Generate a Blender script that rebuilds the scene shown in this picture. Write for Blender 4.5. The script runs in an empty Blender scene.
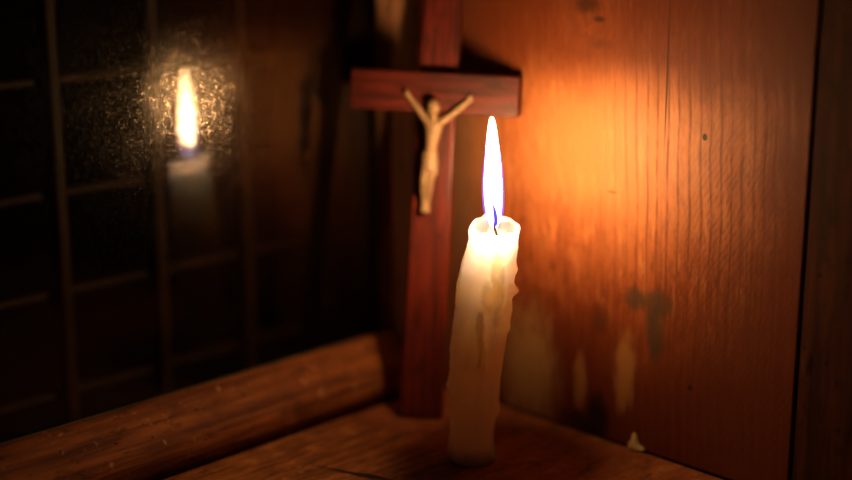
import bpy, bmesh, math, random
from mathutils import Vector, Matrix, noise
random.seed(4)
scn = bpy.context.scene
COL = scn.collection
PI = math.pi

# ------------------------------------------------------------------ helpers
def link_mesh(name, me, mat=None, parent=None, smooth=True):
    o = bpy.data.objects.new(name, me)
    COL.objects.link(o)
    if mat: me.materials.append(mat)
    if smooth:
        for p in me.polygons: p.use_smooth = True
    if parent is not None: o.parent = parent
    return o

def from_bm(name, bm, mat=None, parent=None, smooth=True):
    bmesh.ops.recalc_face_normals(bm, faces=bm.faces)
    me = bpy.data.meshes.new(name)
    bm.to_mesh(me); bm.free()
    return link_mesh(name, me, mat, parent, smooth)

def bevel_mod(o, w, seg=3):
    m = o.modifiers.new('bevel', 'BEVEL'); m.width = w; m.segments = seg
    m.limit_method = 'ANGLE'; m.angle_limit = math.radians(40)
    n = o.modifiers.new('wn', 'WEIGHTED_NORMAL'); n.keep_sharp = True
    return o

def box_bm(x0, x1, y0, y1, z0, z1, bm=None):
    bm = bm or bmesh.new()
    v = [bm.verts.new((x, y, z)) for x in (x0, x1) for y in (y0, y1) for z in (z0, z1)]
    for f in ((0,1,3,2),(4,6,7,5),(0,4,5,1),(2,3,7,6),(0,2,6,4),(1,5,7,3)):
        bm.faces.new([v[i] for i in f])
    return bm

def prism_bm(profile, x0, x1, n=1):
    """profile of (y, z) swept along x"""
    bm = bmesh.new(); rings = []
    for i in range(n + 1):
        x = x0 + (x1 - x0) * i / n
        rings.append([bm.verts.new((x, y, z)) for y, z in profile])
    k = len(profile)
    for a, b in zip(rings, rings[1:]):
        for j in range(k):
            bm.faces.new((a[j], a[(j+1) % k], b[(j+1) % k], b[j]))
    bm.faces.new(rings[0]); bm.faces.new(rings[-1])
    return bm

def tag(o, label=None, cat=None, kind=None, group=None):
    if label: o['label'] = label
    if cat: o['category'] = cat
    if kind: o['kind'] = kind
    if group: o['group'] = group
    return o

class NT:
    """small expression helper over a node tree"""
    def __init__(self, name):
        self.mat = bpy.data.materials.new(name); self.mat.use_nodes = True
        self.t = self.mat.node_tree; self.t.nodes.clear()
        self.out = self.t.nodes.new('ShaderNodeOutputMaterial')
    def _in(self, sock, v):
        if v is None: return
        if isinstance(v, bpy.types.NodeSocket): self.t.links.new(v, sock)
        elif isinstance(v, (tuple, list)):
            sock.default_value = (*v, 1.0) if (len(v) == 3 and sock.type == 'RGBA') else v
        else: sock.default_value = v
    def node(self, typ, **kw):
        return self.t.nodes.new(typ)
    def m(self, op, a, b=None, c=None, clamp=False):
        n = self.node('ShaderNodeMath'); n.operation = op; n.use_clamp = clamp
        self._in(n.inputs[0], a); self._in(n.inputs[1], b); self._in(n.inputs[2], c)
        return n.outputs[0]
    def add(self, a, b): return self.m('ADD', a, b)
    def sub(self, a, b): return self.m('SUBTRACT', a, b)
    def mul(self, a, b): return self.m('MULTIPLY', a, b)
    def obj(self):
        n = self.node('ShaderNodeTexCoord'); s = self.node('ShaderNodeSeparateXYZ')
        self.t.links.new(n.outputs['Object'], s.inputs[0])
        return n.outputs['Object'], s.outputs[0], s.outputs[1], s.outputs[2]
    def vec(self, x, y, z):
        n = self.node('ShaderNodeCombineXYZ')
        for i, v in enumerate((x, y, z)): self._in(n.inputs[i], v)
        return n.outputs[0]
    def noise(self, v, scale, detail=3.0, rough=.55, dist=0.0):
        n = self.node('ShaderNodeTexNoise')
        self._in(n.inputs['Vector'], v); n.inputs['Scale'].default_value = scale
        n.inputs['Detail'].default_value = detail; n.inputs['Roughness'].default_value = rough
        n.inputs['Distortion'].default_value = dist
        return n.outputs[0]
    def voro(self, v, scale, feature='F1'):
        n = self.node('ShaderNodeTexVoronoi'); n.feature = feature
        self._in(n.inputs['Vector'], v); n.inputs['Scale'].default_value = scale
        return n.outputs['Distance']
    def smooth(self, x, a, b, lo=0.0, hi=1.0):
        n = self.node('ShaderNodeMapRange'); n.interpolation_type = 'SMOOTHSTEP'
        self._in(n.inputs[0], x)
        for i, v in ((1, a), (2, b), (3, lo), (4, hi)): n.inputs[i].default_value = v
        return n.outputs[0]
    def mix(self, fac, a, b, blend='MIX'):
        n = self.node('ShaderNodeMix'); n.data_type = 'RGBA'; n.blend_type = blend
        self._in(n.inputs[0], fac); self._in(n.inputs[6], a); self._in(n.inputs[7], b)
        return n.outputs[2]
    def ell(self, u, z, u0, z0, ru, rz, soft=.5, wob=None):
        """soft ellipse mask, 1 inside"""
        a = self.m('POWER', self.m('ABSOLUTE', self.mul(self.sub(u, u0), 1/ru)), 2.0)
        b = self.m('POWER', self.m('ABSOLUTE', self.mul(self.sub(z, z0), 1/rz)), 2.0)
        d = self.m('SQRT', self.add(a, b))
        if wob is not None: d = self.add(d, wob)
        return self.smooth(d, 1 + soft, max(0.0, 1 - soft))
    def bump(self, h, strength, dist, normal=None):
        n = self.node('ShaderNodeBump'); n.inputs['Strength'].default_value = strength
        n.inputs['Distance'].default_value = dist
        self._in(n.inputs['Height'], h); self._in(n.inputs['Normal'], normal)
        return n.outputs[0]
    def principled(self, base, rough=.5, normal=None, **kw):
        n = self.node('ShaderNodeBsdfPrincipled')
        self._in(n.inputs['Base Color'], base); self._in(n.inputs['Roughness'], rough)
        self._in(n.inputs['Normal'], normal)
        for k, v in kw.items(): self._in(n.inputs[k.replace('_', ' ')], v)
        self.t.links.new(n.outputs[0], self.out.inputs[0])
        return n

# ------------------------------------------------------------------ materials
def wall_plank_material():
    N = NT('varnished_pine_plank'); co, x, y, z = N.obj()
    warp = N.sub(N.noise(N.vec(N.mul(x, 1), 0.0, N.mul(z, 1)), 14, 2), .5)
    # knot near the top bends the grain around it
    ku, kz = .0886, .1938
    kd = N.m('SQRT', N.add(N.m('POWER', N.m('ABSOLUTE', N.mul(N.sub(x, ku), 1/.013)), 2.0),
                           N.m('POWER', N.m('ABSOLUTE', N.mul(N.sub(z, kz), 1/.020)), 2.0)))
    kf = N.smooth(kd, 1.9, 0.2)
    xs = N.add(N.add(x, N.mul(warp, .006)), N.mul(z, .035))
    fine = N.noise(N.vec(N.mul(xs, 520), 0.0, N.mul(z, 14)), 1.0, 5, .6)
    mid = N.noise(N.vec(N.mul(xs, 110), 3.0, N.mul(z, 6)), 1.0, 4, .55)
    broad = N.noise(N.vec(N.mul(x, 22), 7.0, N.mul(z, 11)), 1.0, 4, .6)
    # growth lines, dense towards the right of the plank
    linew = N.noise(N.vec(N.mul(xs, 30), 1.0, N.mul(z, 3)), 1.0, 2)
    ph = N.add(N.mul(xs, 1180), N.mul(linew, 9.0))
    rings = N.m('POWER', N.m('ABSOLUTE', N.m('SINE', N.mul(ph, .5))), 14.0)
    breaks = N.noise(N.vec(N.mul(xs, 90), 0.0, N.mul(z, 60)), 1.0, 3, .7)
    rings = N.mul(rings, N.smooth(breaks, .25, .6, .25, 1.0))
    ringzone = N.smooth(N.add(x, N.mul(warp, .02)), .085, .135)
    rings = N.mul(rings, ringzone)
    krings = N.mul(N.m('POWER', N.m('ABSOLUTE', N.m('SINE', N.add(N.mul(kd, 8.0), N.add(N.mul(breaks, 9.0), N.mul(broad, 9.0))))), 3.0), kf)
    # diagonal saw marks, lower right of the plank
    sawn = N.noise(N.vec(N.mul(x, 60), 0.0, N.mul(z, 60)), 1.0, 2)
    sp = N.add(N.add(N.mul(x, 2300), N.mul(z, -1250)), N.mul(sawn, 14.0))
    saw = N.smooth(N.m('SINE', sp), -.2, 1.0)
    sawbr = N.noise(N.vec(N.mul(x, 500), 2.0, N.mul(z, 160)), 1.0, 3, .6)
    saw = N.mul(saw, N.smooth(sawbr, .35, .6))
    sawzone = N.mul(N.smooth(N.add(x, N.mul(z, -.12)), .118, .15), N.smooth(z, .20, .12))
    saw = N.mul(saw, sawzone)
    # base colours
    c = N.mix(N.smooth(broad, .3, .7), (.25, .058, .014), (.42, .130, .036))
    c = N.mix(N.smooth(mid, .35, .7, 0, .55), c, (.22, .048, .012))
    c = N.mix(N.smooth(fine, .40, .72, 0, .65), c, (.13, .030, .008))
    mot = N.noise(N.vec(N.mul(xs, 300), 5.0, N.mul(z, 110)), 1.0, 5, .7)
    c = N.mix(N.smooth(mot, .44, .66, 0, .7), c, (.11, .024, .006))
    pale = N.noise(N.vec(N.mul(xs, 200), 9.0, N.mul(z, 40)), 1.0, 5, .7)
    c = N.mix(N.smooth(pale, .50, .70, 0, .55), c, (.60, .24, .085))
    # greyish unvarnished strip next to the window
    c = N.mix(N.smooth(N.add(x, N.mul(warp, .02)), .045, .012, 0, .75), c, (.13, .080, .042))
    # redder and darker low on the plank: light fall-off painted into the colour
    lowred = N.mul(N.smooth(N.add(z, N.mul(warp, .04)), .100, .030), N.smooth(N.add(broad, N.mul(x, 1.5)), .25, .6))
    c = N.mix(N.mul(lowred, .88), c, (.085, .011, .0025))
    c = N.mix(N.mul(N.ell(x, z, .100, .138, .055, .034, .95, N.mul(warp, 2.0)), .6), c, (.60, .26, .09))  # flame's hot spot on the wall, painted in as paler wood
    # darker stained top edge, deepened to paint in the flame's fall-off
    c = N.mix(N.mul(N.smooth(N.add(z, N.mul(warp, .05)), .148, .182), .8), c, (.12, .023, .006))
    c = N.mix(N.mul(N.smooth(N.add(N.add(x, N.mul(z, -.15)), N.mul(warp, .03)), .142, .172), .75), c, (.11, .026, .007))  # light falling off to the right, painted as darker wood
    c = N.mix(N.mul(rings, .78), c, (.13, .032, .010))
    c = N.mix(N.mul(saw, .42), c, (.10, .026, .009))
    c = N.mix(N.mul(kf, .30), c, (.30, .09, .03))
    c = N.mix(N.mul(krings, .45), c, (.12, .03, .01))
    wob = N.mul(N.sub(N.noise(N.vec(N.mul(x, 220), 0.0, N.mul(z, 90)), 1.0, 3, .6), .5), 1.3)
    def spot(c, u0, z0, ru, rz, col, amt, soft=.45, w=wob):
        return N.mix(N.mul(N.ell(x, z, u0, z0, ru, rz, soft, w), amt), c, col)
    # pale bare wood worn through the varnish
    c = spot(c, .1150, .034, .0050, .017, (.36, .17, .055), .7)
    c = spot(c, .0900, .024, .0036, .013, (.34, .16, .05), .65)
    c = spot(c, .0590, .022, .0150, .026, (.34, .19, .075), .75, .6)
    # dark stains, one broad darker patch, and holes painted as dark spots
    c = spot(c, .0880, .1950, .0065, .0030, (.035, .010, .004), .75, .7)
    c = spot(c, .0950, .1895, .0028, .0012, (.03, .009, .004), .8, .6)
    c = spot(c, .0960, .1790, .0060, .0020, (.07, .02, .006), .45, .8)
    c = spot(c, .1600, .0600, .0240, .0500, (.05, .012, .004), .35, .8)  # broad soft darker patch, lower right
    c = spot(c, .1004, .0070, .0060, .0120, (.012, .005, .003), .95)  # notch at the wall foot, its inner shade painted on
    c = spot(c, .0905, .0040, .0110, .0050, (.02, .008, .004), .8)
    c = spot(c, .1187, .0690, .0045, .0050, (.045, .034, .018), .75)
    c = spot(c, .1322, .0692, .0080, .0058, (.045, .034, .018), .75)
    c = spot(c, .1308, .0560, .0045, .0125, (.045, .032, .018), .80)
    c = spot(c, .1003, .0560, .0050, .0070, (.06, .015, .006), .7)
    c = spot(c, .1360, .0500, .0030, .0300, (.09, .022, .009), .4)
    c = spot(c, .1516, .1451, .0011, .0015, (.008, .004, .003), 1.0, .2, None)  # nail hole, its dark inside painted on
    c = spot(c, .1048, .1149, .0024, .0004, (.10, .03, .01), .8, .4, None)
    c = spot(c, .1500, .0357, .0013, .0013, (.01, .005, .003), .8, .3, None)
    c = spot(c, .1316, .1700, .0005, .0300, (.06, .016, .006), .9, .5, None)
    c = spot(c, .0990, .0880, .0013, .0200, (.20, .05, .016), .4)
    h = N.add(N.add(N.mul(fine, .6), N.mul(rings, -.20)), N.add(N.mul(saw, -.12), N.mul(krings, -.5)))
    h = N.add(h, N.mul(broad, 1.2))
    nrm = N.bump(h, .5, .0006)
    rough = N.smooth(N.add(N.mul(broad, .5), N.mul(mid, .5)), .35, .65, .45, .62)
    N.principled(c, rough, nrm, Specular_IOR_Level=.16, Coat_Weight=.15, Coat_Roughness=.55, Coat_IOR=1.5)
    return N.mat

def wood_material(name, dark, light, axis='x', sx=18, sc=260, rough=.5, spec=.4, strength=.4, worn=None, coat=0.0):
    N = NT(name); co, x, y, z = N.obj()
    L, A, B = {'x': (x, y, z), 'y': (y, x, z), 'z': (z, x, y)}[axis]
    v = N.vec(N.mul(L, sx), N.mul(A, sc), N.mul(B, sc))
    f = N.noise(v, 1.0, 5, .6, .4)
    b = N.noise(co, 28, 4, .6)
    c = N.mix(N.smooth(f, .32, .68), dark, light)
    c = N.mix(N.smooth(b, .42, .75, 0, .6), c, dark)
    if worn:
        w = N.noise(co, 95, 5, .7)
        c = N.mix(N.smooth(w, .60, .72, 0, .7), c, worn)
    sp = N.noise(co, 330, 2, .5)
    bl = N.noise(N.vec(N.mul(L, 60), N.mul(A, 150), N.mul(B, 150)), 1.0, 5, .7)
    c = N.mix(N.smooth(bl, .52, .68, 0, .65), c, tuple(k * .45 for k in dark))
    c = N.mix(N.smooth(sp, .68, .74, 0, .8), c, tuple(k * .15 for k in dark))
    nrm = N.bump(N.add(f, N.mul(b, .8)), strength, .0010)
    N.principled(c, rough, nrm, Specular_IOR_Level=spec, Coat_Weight=coat, Coat_Roughness=.25)
    return N.mat

def sill_material():
    N = NT('old_sill_board'); co, x, y, z = N.obj()
    warp = N.noise(N.vec(N.mul(x, 20), N.mul(y, 20), 0.0), 1.0, 2)
    yy = N.add(y, N.mul(warp, .012))
    f = N.noise(N.vec(N.mul(x, 16), N.mul(yy, 230), 0.0), 1.0, 5, .6)
    b = N.noise(N.vec(N.mul(x, 24), N.mul(y, 40), 4.0), 1.0, 4, .6)
    c = N.mix(N.smooth(f, .3, .7), (.09, .026, .007), (.30, .110, .030))
    c = N.mix(N.smooth(b, .45, .7, 0, .7), c, (.09, .026, .008))
    # redder towards the plank wall
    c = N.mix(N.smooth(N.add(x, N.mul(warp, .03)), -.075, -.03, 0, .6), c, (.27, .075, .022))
    # the split in the board
    path = N.add(N.mul(N.add(x, .110), -2.85), -.0503)
    wig = N.mul(N.sub(N.noise(N.vec(N.mul(x, 150), 0.0, 0.0), 1.0, 3, .7), .5), .020)
    d = N.m('ABSOLUTE', N.sub(N.add(y, wig), path))
    d2 = N.noise(N.vec(N.mul(x, 130), N.mul(y, 130), 0.0), 1.0, 4, .7)
    seg = N.ell(x, y, -.108, -.058, .010, .022, .5)
    crack = N.mul(N.smooth(N.add(N.mul(d, 260), N.mul(d2, 3.0)), 3.1, 2.2), seg)
    holes = N.mul(N.smooth(N.noise(N.vec(N.mul(x, 60), N.mul(y, 170), 9.0), 1.0, 4, .7), .62, .70), .8)
    blot = N.noise(N.vec(N.mul(x, 70), N.mul(y, 120), 2.0), 1.0, 5, .7)
    c = N.mix(N.smooth(blot, .50, .66, 0, .75), c, (.055, .016, .005))
    c = N.mix(N.smooth(blot, .46, .34, 0, .6), c, (.44, .19, .06))
    c = N.mix(crack, c, (.012, .006, .004))
    c = N.mix(holes, c, (.045, .018, .008))
    h = N.add(N.add(f, N.mul(b, .8)), N.add(N.mul(crack, -7.0), N.mul(holes, -1.2)))
    nrm = N.bump(h, .6, .0010)
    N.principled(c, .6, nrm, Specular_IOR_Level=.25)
    return N.mat

def wax_material():
    N = NT('candle_wax'); co, x, y, z = N.obj()
    a = N.noise(N.vec(N.mul(x, 1), N.mul(y, 1), N.mul(z, .6)), 160, 4, .6)
    c = N.mix(N.smooth(a, .35, .7), (.985, .94, .80), (.98, .92, .75))
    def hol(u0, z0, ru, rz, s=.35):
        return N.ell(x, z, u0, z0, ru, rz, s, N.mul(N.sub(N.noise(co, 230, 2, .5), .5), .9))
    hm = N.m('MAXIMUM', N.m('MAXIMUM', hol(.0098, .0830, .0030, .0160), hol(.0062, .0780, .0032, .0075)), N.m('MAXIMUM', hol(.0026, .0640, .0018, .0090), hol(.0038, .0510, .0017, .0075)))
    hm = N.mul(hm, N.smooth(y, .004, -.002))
    c = N.mix(N.mul(hm, .9), c, (.62, .50, .34))  # shade in the hollows painted into the wax colour
    nrm = N.bump(N.noise(co, 420, 3, .5), .25, .0006)
    n = N.principled(c, .38, nrm, Specular_IOR_Level=.4, Subsurface_Weight=1.0)
    n.subsurface_method = 'RANDOM_WALK'
    n.inputs['Subsurface Radius'].default_value = (1.0, .84, .58)
    n.inputs['Subsurface Scale'].default_value = WAX_SCALE
    n.inputs['Subsurface Anisotropy'].default_value = .6
    return N.mat

def emit_material(name, col, strength, add=False):
    N = NT(name)
    e = N.node('ShaderNodeEmission'); N._in(e.inputs[0], col); N._in(e.inputs[1], strength)
    if add:
        t = N.node('ShaderNodeBsdfTransparent'); a = N.node('ShaderNodeAddShader')
        N.t.links.new(e.outputs[0], a.inputs[0]); N.t.links.new(t.outputs[0], a.inputs[1])
        N.t.links.new(a.outputs[0], N.out.inputs[0])
    else:
        N.t.links.new(e.outputs[0], N.out.inputs[0])
    return N.mat

def glass_material():
    N = NT('dusty_window_glass'); co, x, y, z = N.obj()
    T = N.t.links.new
    tr = N.node('ShaderNodeBsdfTransparent'); tr.inputs[0].default_value = (.93, .96, .93, 1)
    gl = N.node('ShaderNodeBsdfGlossy'); gl.inputs['Roughness'].default_value = .012
    fr = N.node('ShaderNodeFresnel'); fr.inputs[0].default_value = 1.5
    geo = N.node('ShaderNodeNewGeometry')
    front = N.sub(1.0, geo.outputs['Backfacing'])
    mx = N.node('ShaderNodeMixShader')
    T(N.mul(N.mul(fr.outputs[0], front), GLASS_REFL), mx.inputs[0]); T(tr.outputs[0], mx.inputs[1]); T(gl.outputs[0], mx.inputs[2])
    # grime: specks and wiped streaks that scatter light
    sm = N.noise(N.vec(N.mul(x, 1), 0.0, N.mul(z, 1)), 420, 5, .75, .4)
    sk = N.voro(N.vec(x, 0.0, z), 950)
    st = N.noise(N.vec(N.mul(x, 1), 0.0, N.mul(z, 1)), 45, 3, .6)
    fg = N.noise(N.vec(N.mul(x, 1), 0.0, N.mul(z, 1)), 1300, 3, .7)
    specks = N.add(N.mul(N.smooth(sk, .42, .22), N.smooth(sm, .45, .62)), N.mul(N.smooth(fg, .5, .7), .5))
    film = N.add(N.smooth(st, .40, .75, .01, .12), N.mul(N.smooth(sm, .48, .7), .25))
    dust = N.m('MINIMUM', N.mul(N.mul(N.add(film, N.mul(specks, .9)), DIRT), N.add(.22, N.mul(N.ell(x, z, -.1310, .1650, .0200, .0190, .75, N.mul(N.sub(N.noise(N.vec(x, 0.0, z), 90, 3, .6), .5), 2.2)), 1.5))), 1.0)
    g2 = N.node('ShaderNodeBsdfGlossy'); g2.inputs['Roughness'].default_value = .23
    g2.inputs[0].default_value = (.80, .72, .60, 1)
    hb = N.bump(sm, .25, .0004); T(hb, g2.inputs['Normal'])
    df = N.node('ShaderNodeBsdfDiffuse'); df.inputs[0].default_value = (.45, .42, .36, 1)
    md = N.node('ShaderNodeMixShader'); md.inputs[0].default_value = .04
    T(g2.outputs[0], md.inputs[1]); T(df.outputs[0], md.inputs[2])
    m2 = N.node('ShaderNodeMixShader')
    T(N.mul(dust, front), m2.inputs[0]); T(mx.outputs[0], m2.inputs[1]); T(md.outputs[0], m2.inputs[2])
    T(m2.outputs[0], N.out.inputs[0])
    return N.mat

LAMP = .25
WAX_SCALE = .20
GLASS_REFL = .85
DIRT = .20
FLAME = 42.0

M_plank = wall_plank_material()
M_side = wood_material('dark_side_board', (.030, .008, .002), (.080, .022, .006), 'z', 14, 240, .7, .15)
M_sill = sill_material()
M_rail = wood_material('window_rail_wood', (.075, .020, .005), (.24, .076, .019), 'x', 14, 240, .7, .15, .5, worn=(.50, .27, .13))
M_stile = wood_material('window_stile_wood', (.46, .21, .10), (.66, .32, .17), 'z', 12, 260, .5, .4)
M_reveal = wood_material('weathered_reveal_wood', (.030, .011, .004), (.07, .024, .008), 'z', 12, 200, .6, .2)
M_grille = wood_material('grille_wood', (.014, .004, .0012), (.032, .0095, .0025), 'z', 30, 200, .6, .2)
M_cross = wood_material('mahogany_cross', (.040, .004, .002), (.15, .016, .006), 'z', 22, 330, .5, .3, .25, coat=.1)
M_beam = wood_material('mahogany_beam', (.035, .004, .002), (.11, .012, .005), 'x', 22, 330, .5, .3, .25, coat=.1)
M_wax = wax_material()
M_glass = glass_material()
def flame_material():
    N = NT('flame_body'); co, x, y, z = N.obj()
    e = N.node('ShaderNodeEmission')
    f = N.smooth(z, .114, .131)
    N._in(e.inputs[0], N.mix(f, (.75, .60, 1.0), (1.0, .58, .25)))
    N._in(e.inputs[1], N.add(N.mul(N.m('POWER', f, 1.6), FLAME), 3.0))
    t = N.node('ShaderNodeBsdfTransparent'); a = N.node('ShaderNodeAddShader')
    N.t.links.new(e.outputs[0], a.inputs[0]); N.t.links.new(t.outputs[0], a.inputs[1])
    N.t.links.new(a.outputs[0], N.out.inputs[0])
    return N.mat
M_flame = flame_material()
M_mantle = emit_material('flame_mantle', (.20, .08, 1.0), .62, add=True)
M_blue = emit_material('flame_zone', (.16, .10, 1.0), 1.0)
def simple(name, col, rough, nscale=200, spec=.4, **kw):
    N = NT(name); co, x, y, z = N.obj()
    a = N.noise(co, nscale, 4, .6)
    c = N.mix(N.smooth(a, .3, .7), col, tuple(k * .78 for k in col))
    N.principled(c, rough, N.bump(a, .3, .0004), Specular_IOR_Level=spec, **kw)
    return N.mat
M_ivory = simple('aged_ivory', (.27, .175, .088), .5, 300)
M_ivory2 = simple('aged_ivory_hair', (.20, .11, .045), .6, 500)
M_wick = simple('charred_wick', (.03, .018, .012), .9, 2000)
M_putty = simple('glazing_putty', (.16, .14, .08), .7, 160)
M_chip = simple('pale_wood_splinter', (.62, .46, .22), .6, 400)

# ------------------------------------------------------------------ setting
K0 = Vector((.0074, .6954, 0))
R45 = math.radians(45)
def frame(o, rz, loc=K0): o.location = loc; o.rotation_euler = (0, 0, rz); return o

# plank wall: local x runs along it to the right, local y into the wall
bm = box_bm(-.012, .1999, 0, .022, 0, .52)
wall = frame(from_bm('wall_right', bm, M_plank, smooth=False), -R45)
bevel_mod(wall, .0007, 3); tag(wall, 'broad varnished pine plank wall with a knot', kind='structure')
# upright board beyond the gap, set a little deeper, with a dark knot on its edge
bm = box_bm(.2006, .62, .0010, .022, 0, .52)
side = frame(from_bm('trim_1', bm, M_side, smooth=False), -R45)
bevel_mod(side, .0007, 3); tag(side, 'dark upright board beyond the gap', kind='structure')
bm = box_bm(-.012, .62, .0225, .030, 0, .52)
back = frame(from_bm('trim_2', bm, M_reveal, smooth=False), -R45); tag(back, kind='structure')
bm = bmesh.new(); bmesh.ops.create_icosphere(bm, subdivisions=4, radius=1)
for v in bm.verts:
    n = noise.noise(v.co * 2.1) * .25
    v.co = Vector((v.co.x * .0050 * (1 + n), v.co.y * .0045, v.co.z * .0125 * (1 + n)))
    v.co += Vector((.2045, .0050, .0600))
o = from_bm('bark_knot', bm, M_side, side)

# window sill board
bm = bmesh.new()
bm = box_bm(-.62, -.0002, -.34, .0, -.03, 0)
sill = frame(from_bm('trim_3', bm, M_sill, smooth=False), R45); bevel_mod(sill, .002, 3)
tag(sill, 'worn wooden sill board with a dark split', kind='structure')

# outer reveal: the dark boards the window opening is cut through
bm = box_bm(-.13, -.0150, .0010, .022, -.03, .52)
reveal = frame(from_bm('trim_4', bm, M_reveal, smooth=False), -R45); tag(reveal, kind='structure')

# window: local x towards the plank wall, local y outwards
win = bpy.data.objects.new('window_1', None); COL.objects.link(win); frame(win, R45)
tag(win, 'old wooden window with a dusty pane and grille outside', kind='structure')
prof = [(.0004, .0002), (.0000, .0115), (.0012, .0142), (.0045, .0182), (.0090, .0232), (.0118, .0268), (.0145, .0288), (.0168, .0290), (.0176, .0270), (.0176, .0002)]
bm = prism_bm(prof, -.60, -.0167, 240)
for v in bm.verts:
    if v.co.z > .004 and v.co.y < .017:
        v.co.z += .00055 * noise.noise(Vector((v.co.x * 45, v.co.y * 120, 0)))
        v.co.y += .0004 * noise.noise(Vector((v.co.x * 60, 3, v.co.z * 60)))
rail = from_bm('bottom_rail', bm, M_rail, win)
bm = box_bm(-.60, -.0225, .0178, .0188, .0180, .50)
pane = from_bm('glass_pane', bm, M_glass, win, smooth=False)
bm = box_bm(-.60, -.0225, .0192, .0290, .0002, .0250)
b2 = bevel_mod(from_bm('outer_bead', bm, M_putty, win, smooth=False), .002)
bm = box_bm(-.0165, -.0004, .0000, .0290, .0005, .50)
st = bevel_mod(from_bm('stile', bm, M_stile, win, smooth=False), .0015)
# outside grille
grille = bpy.data.objects.new('grille', None); COL.objects.link(grille); grille.parent = win; grille.location = (0, .098, 0)
def bar(x0, x1, z0, z1, y0=-.004, y1=.004, name='grille_bar'):
    o = from_bm(name, box_bm(x0, x1, y0, y1, z0, z1), M_grille, grille, smooth=False)
    bevel_mod(o, .0015, 2); return o
for i in range(7):
    xc = -.0455 - .0540 * i
    bar(xc - .0030, xc + .0030, -.03, .50)
bar(.004, .014, -.03, .50)
for zc in (.0075, .0575, .1055, .1585, .2110, .2640):
    bar(-.45, .014, zc - .0022, zc + .0022, .0035, .0095, 'grille_rail')

# ------------------------------------------------------------------ cross
cross = bpy.data.objects.new('crucifix', None); COL.objects.link(cross)
tag(cross, 'dark red wooden crucifix with an ivory figure, leaning in the corner behind the candle', 'crucifix')
cross.location = (-.0029, .6440, .0008)
cross.rotation_mode = 'XYZ'
cross.rotation_euler = (math.radians(-7.4), math.radians(2.1), math.radians(-7.5))
bm = bmesh.new()
rings = []
for z, hw in ((0, .0106), (.03, .0101), (.09, .0096), (.14, .0093), (.19, .0091), (.215, .0090)):
    hw *= .97; rings.append([bm.verts.new(p) for p in ((-hw, 0, z), (hw, 0, z), (hw, .0090, z), (-hw, .0090, z))])
for a, b in zip(rings, rings[1:]):
    for j in range(4): bm.faces.new((a[j], a[(j+1) % 4], b[(j+1) % 4], b[j]))
bm.faces.new(rings[0]); bm.faces.new(rings[-1])
post = bevel_mod(from_bm('upright_post', bm, M_cross, cross, smooth=False), .0012, 3)
bm = box_bm(-.0400, .0385, -.0055, .0026, .1440, .1628)
beam = bevel_mod(from_bm('crossbeam', bm, M_beam, cross, smooth=False), .0012, 3)

S = 100.0; GROW = 1.3
def skin(name, chains, mat, parent, root=(0, 0), sub=2):
    """chains: list of lists of (x, y, z, r); a chain may start with an index pair into an earlier chain"""
    verts, rad, edges, idx = [], [], [], {}
    for ci, ch in enumerate(chains):
        prev = None
        for pi, p in enumerate(ch):
            if len(p) == 2: prev = idx[p]; continue
            idx[(ci, pi)] = len(verts); verts.append(Vector(p[:3]) * S); rad.append(p[3] * S * GROW)
            if prev is not None: edges.append((prev, len(verts) - 1))
            prev = len(verts) - 1
    me = bpy.data.meshes.new('t'); me.from_pydata(verts, edges, [])
    o = bpy.data.objects.new('t', me); COL.objects.link(o)
    md = o.modifiers.new('s', 'SKIN'); md.use_smooth_shade = True
    sl = me.skin_vertices[0].data
    nb = {i: [] for i in range(len(verts))}
    for a, b in edges: nb[a].append(b); nb[b].append(a)
    seen = set()
    for i, v in enumerate(sl):
        v.radius = (rad[i], rad[i])
    for i in range(len(verts)):            # a root for every island
        if i in seen: continue
        sl[i].use_root = True
        stack = [i]
        while stack:
            q = stack.pop()
            if q in seen: continue
            seen.add(q); stack += nb[q]
    o.modifiers.new('u', 'SUBSURF').levels = sub
    o.modifiers['u'].render_levels = sub
    dg = bpy.context.evaluated_depsgraph_get()
    ev = o.evaluated_get(dg)
    res = bpy.data.meshes.new_from_object(ev)
    bpy.data.objects.remove(o); bpy.data.meshes.remove(me)
    for v in res.vertices: v.co /= S
    res.name = name; res.materials.clear()
    return link_mesh(name, res, mat, parent)

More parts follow.
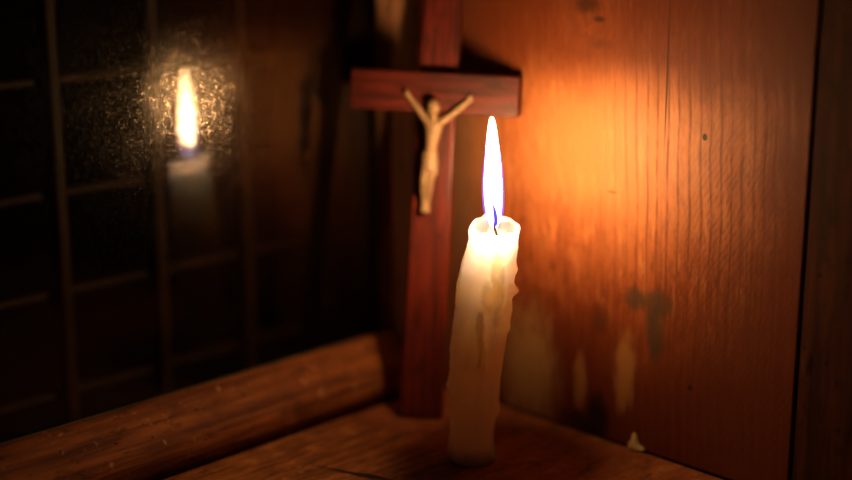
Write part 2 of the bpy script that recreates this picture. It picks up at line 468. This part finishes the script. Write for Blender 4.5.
k = .000462
def P(px, py, y, r):
    z = .1530 - (py - 93.5) * k * 1.03
    return ((px - 431.0) * k, y - .0044 * min(1, max(0, (z - .098) / .045)), z, r * k)
Y = -.0042
chains = [
    [P(428.6, 157, Y, 5.2), P(429.2, 149, Y, 4.4), P(430.2, 138, Y - .0003, 5.0), P(431, 128, Y - .0005, 5.7), P(431.4, 121, Y - .0003, 4.6), P(431.3, 116, Y - .0006, 2.9), P(431, 112, Y - .0010, 3.4)],
    [(0, 3), P(424.6, 121, Y, 3.5), P(420.3, 115.5, -.0036, 2.9), P(414.5, 108.5, -.0032, 2.7), P(408, 101.5, -.0028, 2.5), P(404.4, 97.5, -.0026, 2.1), P(402.6, 95.2, -.0026, 2.7), P(401.4, 93.4, -.0027, 2.2)],
    [(0, 3), P(438.6, 120.5, Y, 3.5), P(444, 116, -.0036, 2.9), P(451, 110.5, -.0032, 2.7), P(458.5, 103.8, -.0028, 2.5), P(463.4, 99.4, -.0026, 2.1), P(465.6, 97.4, -.0026, 2.7), P(467.2, 95.8, -.0027, 2.2)],
    [(0, 0), P(425.6, 163, Y, 4.1), P(424.8, 171, -.0052, 3.8), P(424.0, 179, -.0056, 3.2), P(423.6, 187, -.0044, 3.1), P(424.2, 195, -.0034, 2.6), P(424.6, 200, -.0034, 2.2), P(424.6, 206, -.0050, 2.7), P(424.4, 209.5, -.0062, 2.1)],
    [(0, 0), P(431.6, 163, Y, 4.1), P(431.0, 171, -.0052, 3.8), P(430.0, 179, -.0056, 3.2), P(429.2, 187, -.0044, 3.1), P(428.4, 195, -.0034, 2.2), P(427.8, 200, -.0036, 2.2), P(428.4, 206, -.0052, 2.7), P(428.6, 209.5, -.0064, 2.1)],
]
# fingers and thumbs, short chains rooted in the palms
for sx, hx, hy in ((-1, 402.4, 94.9), (1, 465.9, 97.2)):
    for j, (dx, dy, ln) in enumerate(((-2.3, -1.2, 3.0), (-1.2, -2.4, 3.5), (.0, -3.0, 3.7), (1.3, -2.9, 3.3))):
        l = math.hypot(dx, dy); ux, uy = dx / l * sx * -1 * -1, dy / l
        chains.append([P(hx + ux * .5, hy + uy * .5, -.0027, .62), P(hx + ux * ln * .6, hy + uy * ln * .6, -.0032, .58), P(hx + ux * ln, hy + uy * ln, -.0040, .5)])
    chains.append([P(hx, hy + .5, -.0030, .7), P(hx - sx * 1.6, hy - 1.0, -.0038, .62), P(hx - sx * 2.0, hy - 2.3, -.0044, .52)])
fig = skin('figure', chains, M_ivory, cross)
fig['label'] = 'small ivory coloured figure with both arms raised'
# the head: an egg with brow, nose, chin and ears, sunk a little to the left
bm = bmesh.new(); bmesh.ops.create_icosphere(bm, subdivisions=4, radius=1)
for v in bm.verts:
    x, y, z = v.co
    s = 1 - .22 * max(0, -z)
    fx = x * 5.6 * s; fy = y * 5.9 * (1 - .1 * max(0, -z)); fz = z * 8.0
    if y < 0:
        fy -= 1.5 * math.exp(-((x / .16) ** 2 + ((z + .06) / .20) ** 2))            # nose
        fy -= .5 * math.exp(-((x / .55) ** 2 + ((z - .26) / .12) ** 2))            # brow
        for e in (-.36, .36): fy += .9 * math.exp(-(((x - e) / .17) ** 2 + ((z - .06) / .11) ** 2))  # eye sockets
        fy += .5 * math.exp(-((x / .3) ** 2 + ((z + .42) / .05) ** 2))             # mouth
        fy -= .6 * math.exp(-((x / .25) ** 2 + ((z + .75) / .2) ** 2))             # chin
    for e in (-1, 1): fx += e * .8 * math.exp(-(((x - e) / .14) ** 2 + (y / .2) ** 2 + (z / .25) ** 2))
    v.co = Vector((fx, fy, fz)) * k
bmesh.ops.transform(bm, matrix=Matrix.Translation(Vector(P(430.2, 107.2, -.0058, 0)[:3])) @ Matrix.Rotation(math.radians(-7), 4, 'Y') @ Matrix.Rotation(math.radians(8), 4, 'X'), verts=bm.verts)
bme = bpy.data.meshes.new('h'); bm.to_mesh(bme); bm.free()
bm = bmesh.new(); bm.from_mesh(fig.data); bm.from_mesh(bme); bm.to_mesh(fig.data); bm.free()
for p in fig.data.polygons: p.use_smooth = True
# hair and beard
bm = bmesh.new(); bmesh.ops.create_icosphere(bm, subdivisions=4, radius=1)
for v in bm.verts:
    x, y, z = v.co
    n = 1 + .10 * math.sin(14 * math.atan2(x, -y) + 3 * z)
    fx, fy, fz = x * 6.7 * n, y * 6.3 * n + 1.1, z * 8.7 + .8
    if z < -.2: fz -= 2.2; fx *= .92
    if y < -.15 and z < .45: fy += 5.0 * min(1, (-y - .15) * 2.5)
    v.co = Vector((fx, fy, fz)) * k
bmesh.ops.transform(bm, matrix=Matrix.Translation(Vector(P(430.2, 107.2, -.0058, 0)[:3])) @ Matrix.Rotation(math.radians(-7), 4, 'Y'), verts=bm.verts)
from_bm('hair', bm, M_ivory2, fig)
# loincloth: a folded band round the hips with a knot on one side
bm = bmesh.new(); rings = []
cz = [(149.5, 5.8, 5.6), (150.5, 6.8, 6.4), (154, 7.5, 6.9), (160, 8.0, 7.3), (166, 8.0, 7.6), (170, 7.9, 7.8), (170.6, 7.0, 7.0)]
for i, (py, rx, ry) in enumerate(cz):
    ring = []
    for j in range(48):
        a = j / 48 * 2 * PI
        w = 1 + .06 * math.sin(9 * a + i * .9) + .03 * math.sin(17 * a - i)
        sag = 1.6 * math.sin(a * 1 + .6) * (i / 6)
        p = P(428.9 + math.cos(a) * rx * w, py + sag, -.0044, 0)
        ring.append(bm.verts.new((p[0], p[1] + math.sin(a) * ry * w * k * .82, p[2])))
    rings.append(ring)
for a, b in zip(rings, rings[1:]):
    for j in range(48): bm.faces.new((a[j], a[(j+1) % 48], b[(j+1) % 48], b[j]))
bm.faces.new(rings[0]); bm.faces.new(rings[-1])
loin = from_bm('loincloth', bm, M_ivory, fig)

# ------------------------------------------------------------------ candle
candle = bpy.data.objects.new('candle', None); COL.objects.link(candle)
candle.location = (.0201, .5975, .0)
tag(candle, 'crooked cream wax candle burning with a tall flame on the sill', 'candle')
O = Vector((.0201, .5975, 0))
tab = [(0.0, .0201, .5975, .0100), (.0087, .0198, .5969, .0097), (.0231, .0205, .596, .0099), (.0419, .0214, .5947, .0105), (.0536, .0226, .5939, .0108),
       (.0605, .0234, .5934, .0111), (.0696, .0245, .5928, .0113), (.0786, .0251, .5922, .0113), (.0876, .026, .5915, .0109), (.0965, .0274, .5909, .0102),
       (.1020, .0284, .5904, .0098), (.1120, .0291, .59, .0101)]
def look(z):
    for a, b in zip(tab, tab[1:]):
        if z <= b[0]:
            t = (z - a[0]) / (b[0] - a[0]); t = max(0, t)
            return [a[i] + (b[i] - a[i]) * t for i in (1, 2, 3)]
    return list(tab[-1][1:])
def sm(z):
    r = [0, 0, 0]
    for d in (-.004, -.002, 0, .002, .004):
        q = look(min(.112, max(0, z + d)))
        for i in range(3): r[i] += q[i] / 5
    return r
def g(a, b): return math.exp(-(a * a + b * b))
def wrap(a): return (a + PI) % (2 * PI) - PI
D2 = math.radians
def dr(th, z):
    r = 0.0
    # running wax: long soft ridges that wander down the side
    for (t0, z0, z1, w, h, s) in ((-118, .045, .108, 14, .0012, 6), (-152, .030, .100, 12, .0010, -9), (-75, .066, .106, 12, .0013, 4), (-12, .020, .104, 12, .0010, 8), (40, .02, .10, 16, .0014, 0), (100, .04, .10, 16, .0013, 0), (165, .03, .1, 14, .0012, 0), (-92, .010, .046, 16, .0007, 0)):
        tt = D2(t0 + s * math.sin(z * 90))
        f = 1 / (1 + math.exp(-(z - z0) / .0016)) * 1 / (1 + math.exp((z - z1) / .002))
        bulb = 1 + 1.0 * math.exp(-((z - z0 - .003) / .0035) ** 2)
        r += h * f * bulb * math.exp(-(wrap(th - tt) / D2(w)) ** 2)
    # hollow to the right where the wall of the cup has run away
    tt = D2(-46 + 9 * math.sin(z * 330 + 1.0) + 5 * math.sin(z * 700))
    f = 1 / (1 + math.exp(-(z - .060) / .0014)) / (1 + math.exp((z - .097) / .0018))
    wv = 1 / (1 + math.exp(-(wrap(th - tt) + D2(13)) / D2(2.2))) / (1 + math.exp((wrap(th - tt) - D2(24)) / D2(6)))
    r -= .0019 * f * wv
    # narrow gouge on the front, deeper at its lower end
    tt = D2(-87 + 5 * math.sin(z * 150))
    f = 1 / (1 + math.exp(-(z - .044) / .0010)) / (1 + math.exp((z - .075) / .003))
    r -= .0016 * f * math.exp(-(wrap(th - tt) / D2(9 - 90 * (z - .044))) ** 2 if z < .075 else -9) if z < .09 else 0
    r -= .0016 * g(wrap(th - D2(-76)) / D2(11), (z - .0475) / .0042)
    r -= .0012 * g(wrap(th - D2(-92)) / D2(16), (z - .066) / .006)
    # drop hanging on the right edge
    r += .0024 * g(wrap(th - D2(-4)) / D2(13), (z - .0785) / .0021)
    r += .0010 * g(wrap(th - D2(-6)) / D2(12), (z - .0880) / .0022)
    r += .0011 * g(wrap(th - D2(-8)) / D2(12), (z - .0625) / .0025)
    c = Vector((math.cos(th), math.sin(th), 0))
    r += .00055 * noise.noise(Vector((c.x * 2.2, c.y * 2.2, z * 120)))
    r += .00022 * noise.noise(Vector((c.x * 6, c.y * 6, z * 420)))
    if z < .006: r += .0010 * (1 - z / .006)
    return r
def rimz(th):
    # higher at the back and sides than at the front
    b = .1064 + .0018 * math.sin(th - .1) + .0003 * math.sin(3 * th + .6) + .0004 * math.sin(7 * th + 2)
    b += .0026 * g(wrap(th - D2(92)) / D2(30), 0) + .0007 * g(wrap(th - D2(15)) / D2(17), 0)
    return b
NS = 144; NZ = 190
bm = bmesh.new(); rings = []
def ring(fn):
    rg = []
    for j in range(NS):
        th = j / NS * 2 * PI
        rg.append(bm.verts.new(fn(th)))
    rings.append(rg)
for i in range(NZ + 1):
    t = i / NZ
    def fn(th, t=t):
        z = t * rimz(th)
        cx, cy, r = sm(z)
        lip = .0005 * math.exp(-((z - (rimz(th) - .0016)) / .0016) ** 2) * (1 + .6 * math.sin(7 * th + 1) + .4 * math.sin(11 * th))
        rr = r + dr(th, z) + lip
        rr *= 1
        return Vector((cx + rr * math.cos(th), cy + rr * math.sin(th), z)) - O
    ring(fn)
# rounded lip and the hollow cup
for (f, dz) in ((.955, .0006), (.90, .0007), (.84, .0003), (.79, -.0008), (.75, -.0024), (.70, -.0038), (.60, -.0047), (.45, -.0051), (.30, -.0052), (.15, -.0052)):
    def fn(th, f=f, dz=dz):
        rz = rimz(th)
        cx, cy, r = sm(rz)
        rr = (r + dr(th, rz) + .0005 * math.exp(-1)) * f
        zz = rz + dz
        if f < .84:
            w = min(1, (.84 - f) / .3)
            zz = (rz + dz) * (1 - w) + (.1064 - .0048 + .0004 * noise.noise(Vector((math.cos(th) * f * 4, math.sin(th) * f * 4, 0)))) * w
        return Vector((cx + rr * math.cos(th), cy + rr * math.sin(th), zz)) - O
    ring(fn)
for a, b in zip(rings, rings[1:]):
    for j in range(NS): bm.faces.new((a[j], a[(j+1) % NS], b[(j+1) % NS], b[j]))
bm.faces.new(rings[0]); bm.faces.new(rings[-1])
from_bm('wax_body', bm, M_wax, candle)

def tube(pts, rads, n=12):
    bm = bmesh.new(); rg = []
    for i, (p, r) in enumerate(zip(pts, rads)):
        a = pts[max(0, i-1)]; b = pts[min(len(pts)-1, i+1)]
        d = (Vector(b) - Vector(a)).normalized()
        s = d.orthogonal().normalized() if i == 0 else (s - d * s.dot(d)).normalized()
        t = d.cross(s)
        rg.append([bm.verts.new(Vector(p) + (s * math.cos(2*PI*j/n) + t * math.sin(2*PI*j/n)) * r) for j in range(n)])
    for a, b in zip(rg, rg[1:]):
        for j in range(n): bm.faces.new((a[j], a[(j+1) % n], b[(j+1) % n], b[j]))
    bm.faces.new(rg[0]); bm.faces.new(rg[-1])
    return bm
FX, FY = .0286, .590
def V(x, y, z): return Vector((x, y, z)) - O
wick = from_bm('wick', tube([V(FX+.0010, FY-.0026, .1020), V(FX+.0008, FY-.0028, .1045), V(FX+.0001, FY-.0030, .1062), V(FX-.0001, FY-.0024, .1080), V(FX+.0002, FY-.0016, .1100), V(FX+.0001, FY-.0010, .1115)],
                            [.00062, .00062, .0006, .00055, .0005, .0003]), M_wick, candle)
# flame: bright body, thin violet mantle
prof = [(.1056, .0286, .0004), (.1068, .0286, .0013), (.1085, .0286, .0021), (.1110, .0284, .0029), (.1150, .0282, .0035), (.1200, .0280, .00375), (.1260, .0278, .00362), (.1310, .0277, .0034), (.1360, .0276, .0030), (.1410, .0274, .0025), (.1450, .0273, .0021), (.1485, .0272, .00165), (.1512, .0271, .00115), (.1530, .0271, .0005)]
def revolve(prof, off=0.0, n=40, y=FY):
    bm = bmesh.new(); rg = []
    for z, cx, r in prof:
        rg.append([bm.verts.new(V(cx + (r + off) * math.cos(2*PI*j/n), y + (r + off) * math.sin(2*PI*j/n), z)) for j in range(n)])
    for a, b in zip(rg, rg[1:]):
        for j in range(n): bm.faces.new((a[j], a[(j+1) % n], b[(j+1) % n], b[j]))
    bm.faces.new(rg[0]); bm.faces.new(rg[-1])
    return bm
flame = from_bm('flame', revolve(prof), M_flame, candle)
flame['label'] = 'tall narrow white-hot flame with a violet edge'
mp = [(z, cx, r + .00085 * (1 if z < .128 else max(.15, 1 - (z - .128) / .024))) for z, cx, r in prof[2:]]
from_bm('flame_mantle', revolve(mp), M_mantle, flame)
# the burning gas itself gives the light
for z, r, e in ((.1175, .0033, .30), (.1230, .0035, .60), (.1300, .0031, .60), (.1380, .0022, .30)):
    L = bpy.data.lights.new('flame_light', 'POINT'); L.energy = e * LAMP; L.color = (1.0, .53, .20); L.shadow_soft_size = r
    lo = bpy.data.objects.new('flame_light', L); COL.objects.link(lo); lo.location = (.0279, FY, z)
# the blue unburnt zone that climbs from the wick, at the front of the flame
zone = [V(FX+.0004, FY-.0026, .1080), V(FX+.0005, FY-.0032, .1100), V(FX+.0002, FY-.0036, .1125), V(FX-.0003, FY-.0038, .1150), V(FX-.0008, FY-.0039, .1175)]
from_bm('blue_zone', tube(zone, [.0006, .0008, .0008, .0006, .00015]), M_blue, flame)

# ------------------------------------------------------------------ splinter at the foot of the plank wall
bm = bmesh.new()
pts = [(0, 0, 0), (.0055, -.0005, 0), (.0048, -.0028, 0), (-.0018, -.0030, 0)]
bmesh.ops.create_icosphere(bm, subdivisions=3, radius=1)
for v in bm.verts:
    x, y, z = v.co
    n = 1 + .35 * noise.noise(v.co * 2.5)
    v.co = Vector((x * .0042 * n, y * .0020 * n, (z + 1) * .0016 * n + .0052 * math.exp(-((x + .25) / .42) ** 2) * max(0, z)))
sp = from_bm('wood_splinter', bm, M_chip)
sp.location = (K0.x + .1245 * .7071 - .0026 * .7071, K0.y - .1245 * .7071 - .0026 * .7071, .0)
sp.rotation_euler = (0, 0, -R45)
tag(sp, 'tiny pale splinter standing at the foot of the plank wall right of the candle', 'splinter')

# ------------------------------------------------------------------ world, camera
w = bpy.data.worlds.new('night'); scn.world = w; w.use_nodes = True
bg = w.node_tree.nodes['Background']; bg.inputs[0].default_value = (1.0, .55, .25, 1); bg.inputs[1].default_value = .0006

cam = bpy.data.cameras.new('camera'); co = bpy.data.objects.new('camera', cam); COL.objects.link(co)
co.location = (0, 0, .24857)
co.rotation_euler = (math.radians(90 - 14.0362), 0, 0)
cam.sensor_width = 36; cam.lens = 1450 * 36 / 852
cam.clip_start = .01; cam.clip_end = 20
cam.dof.use_dof = True; cam.dof.focus_distance = .605; cam.dof.aperture_fstop = 2.25
scn.camera = co
scn.view_settings.view_transform = 'Standard'; scn.view_settings.look = 'None'
scn.view_settings.exposure = 0; scn.view_settings.gamma = 1
scn.view_settings.use_curve_mapping = False
scn.cycles.max_bounces = 12
scn.cycles.transparent_max_bounces = 16
scn.cycles.caustics_reflective = True
scn.cycles.sample_clamp_indirect = 6.0
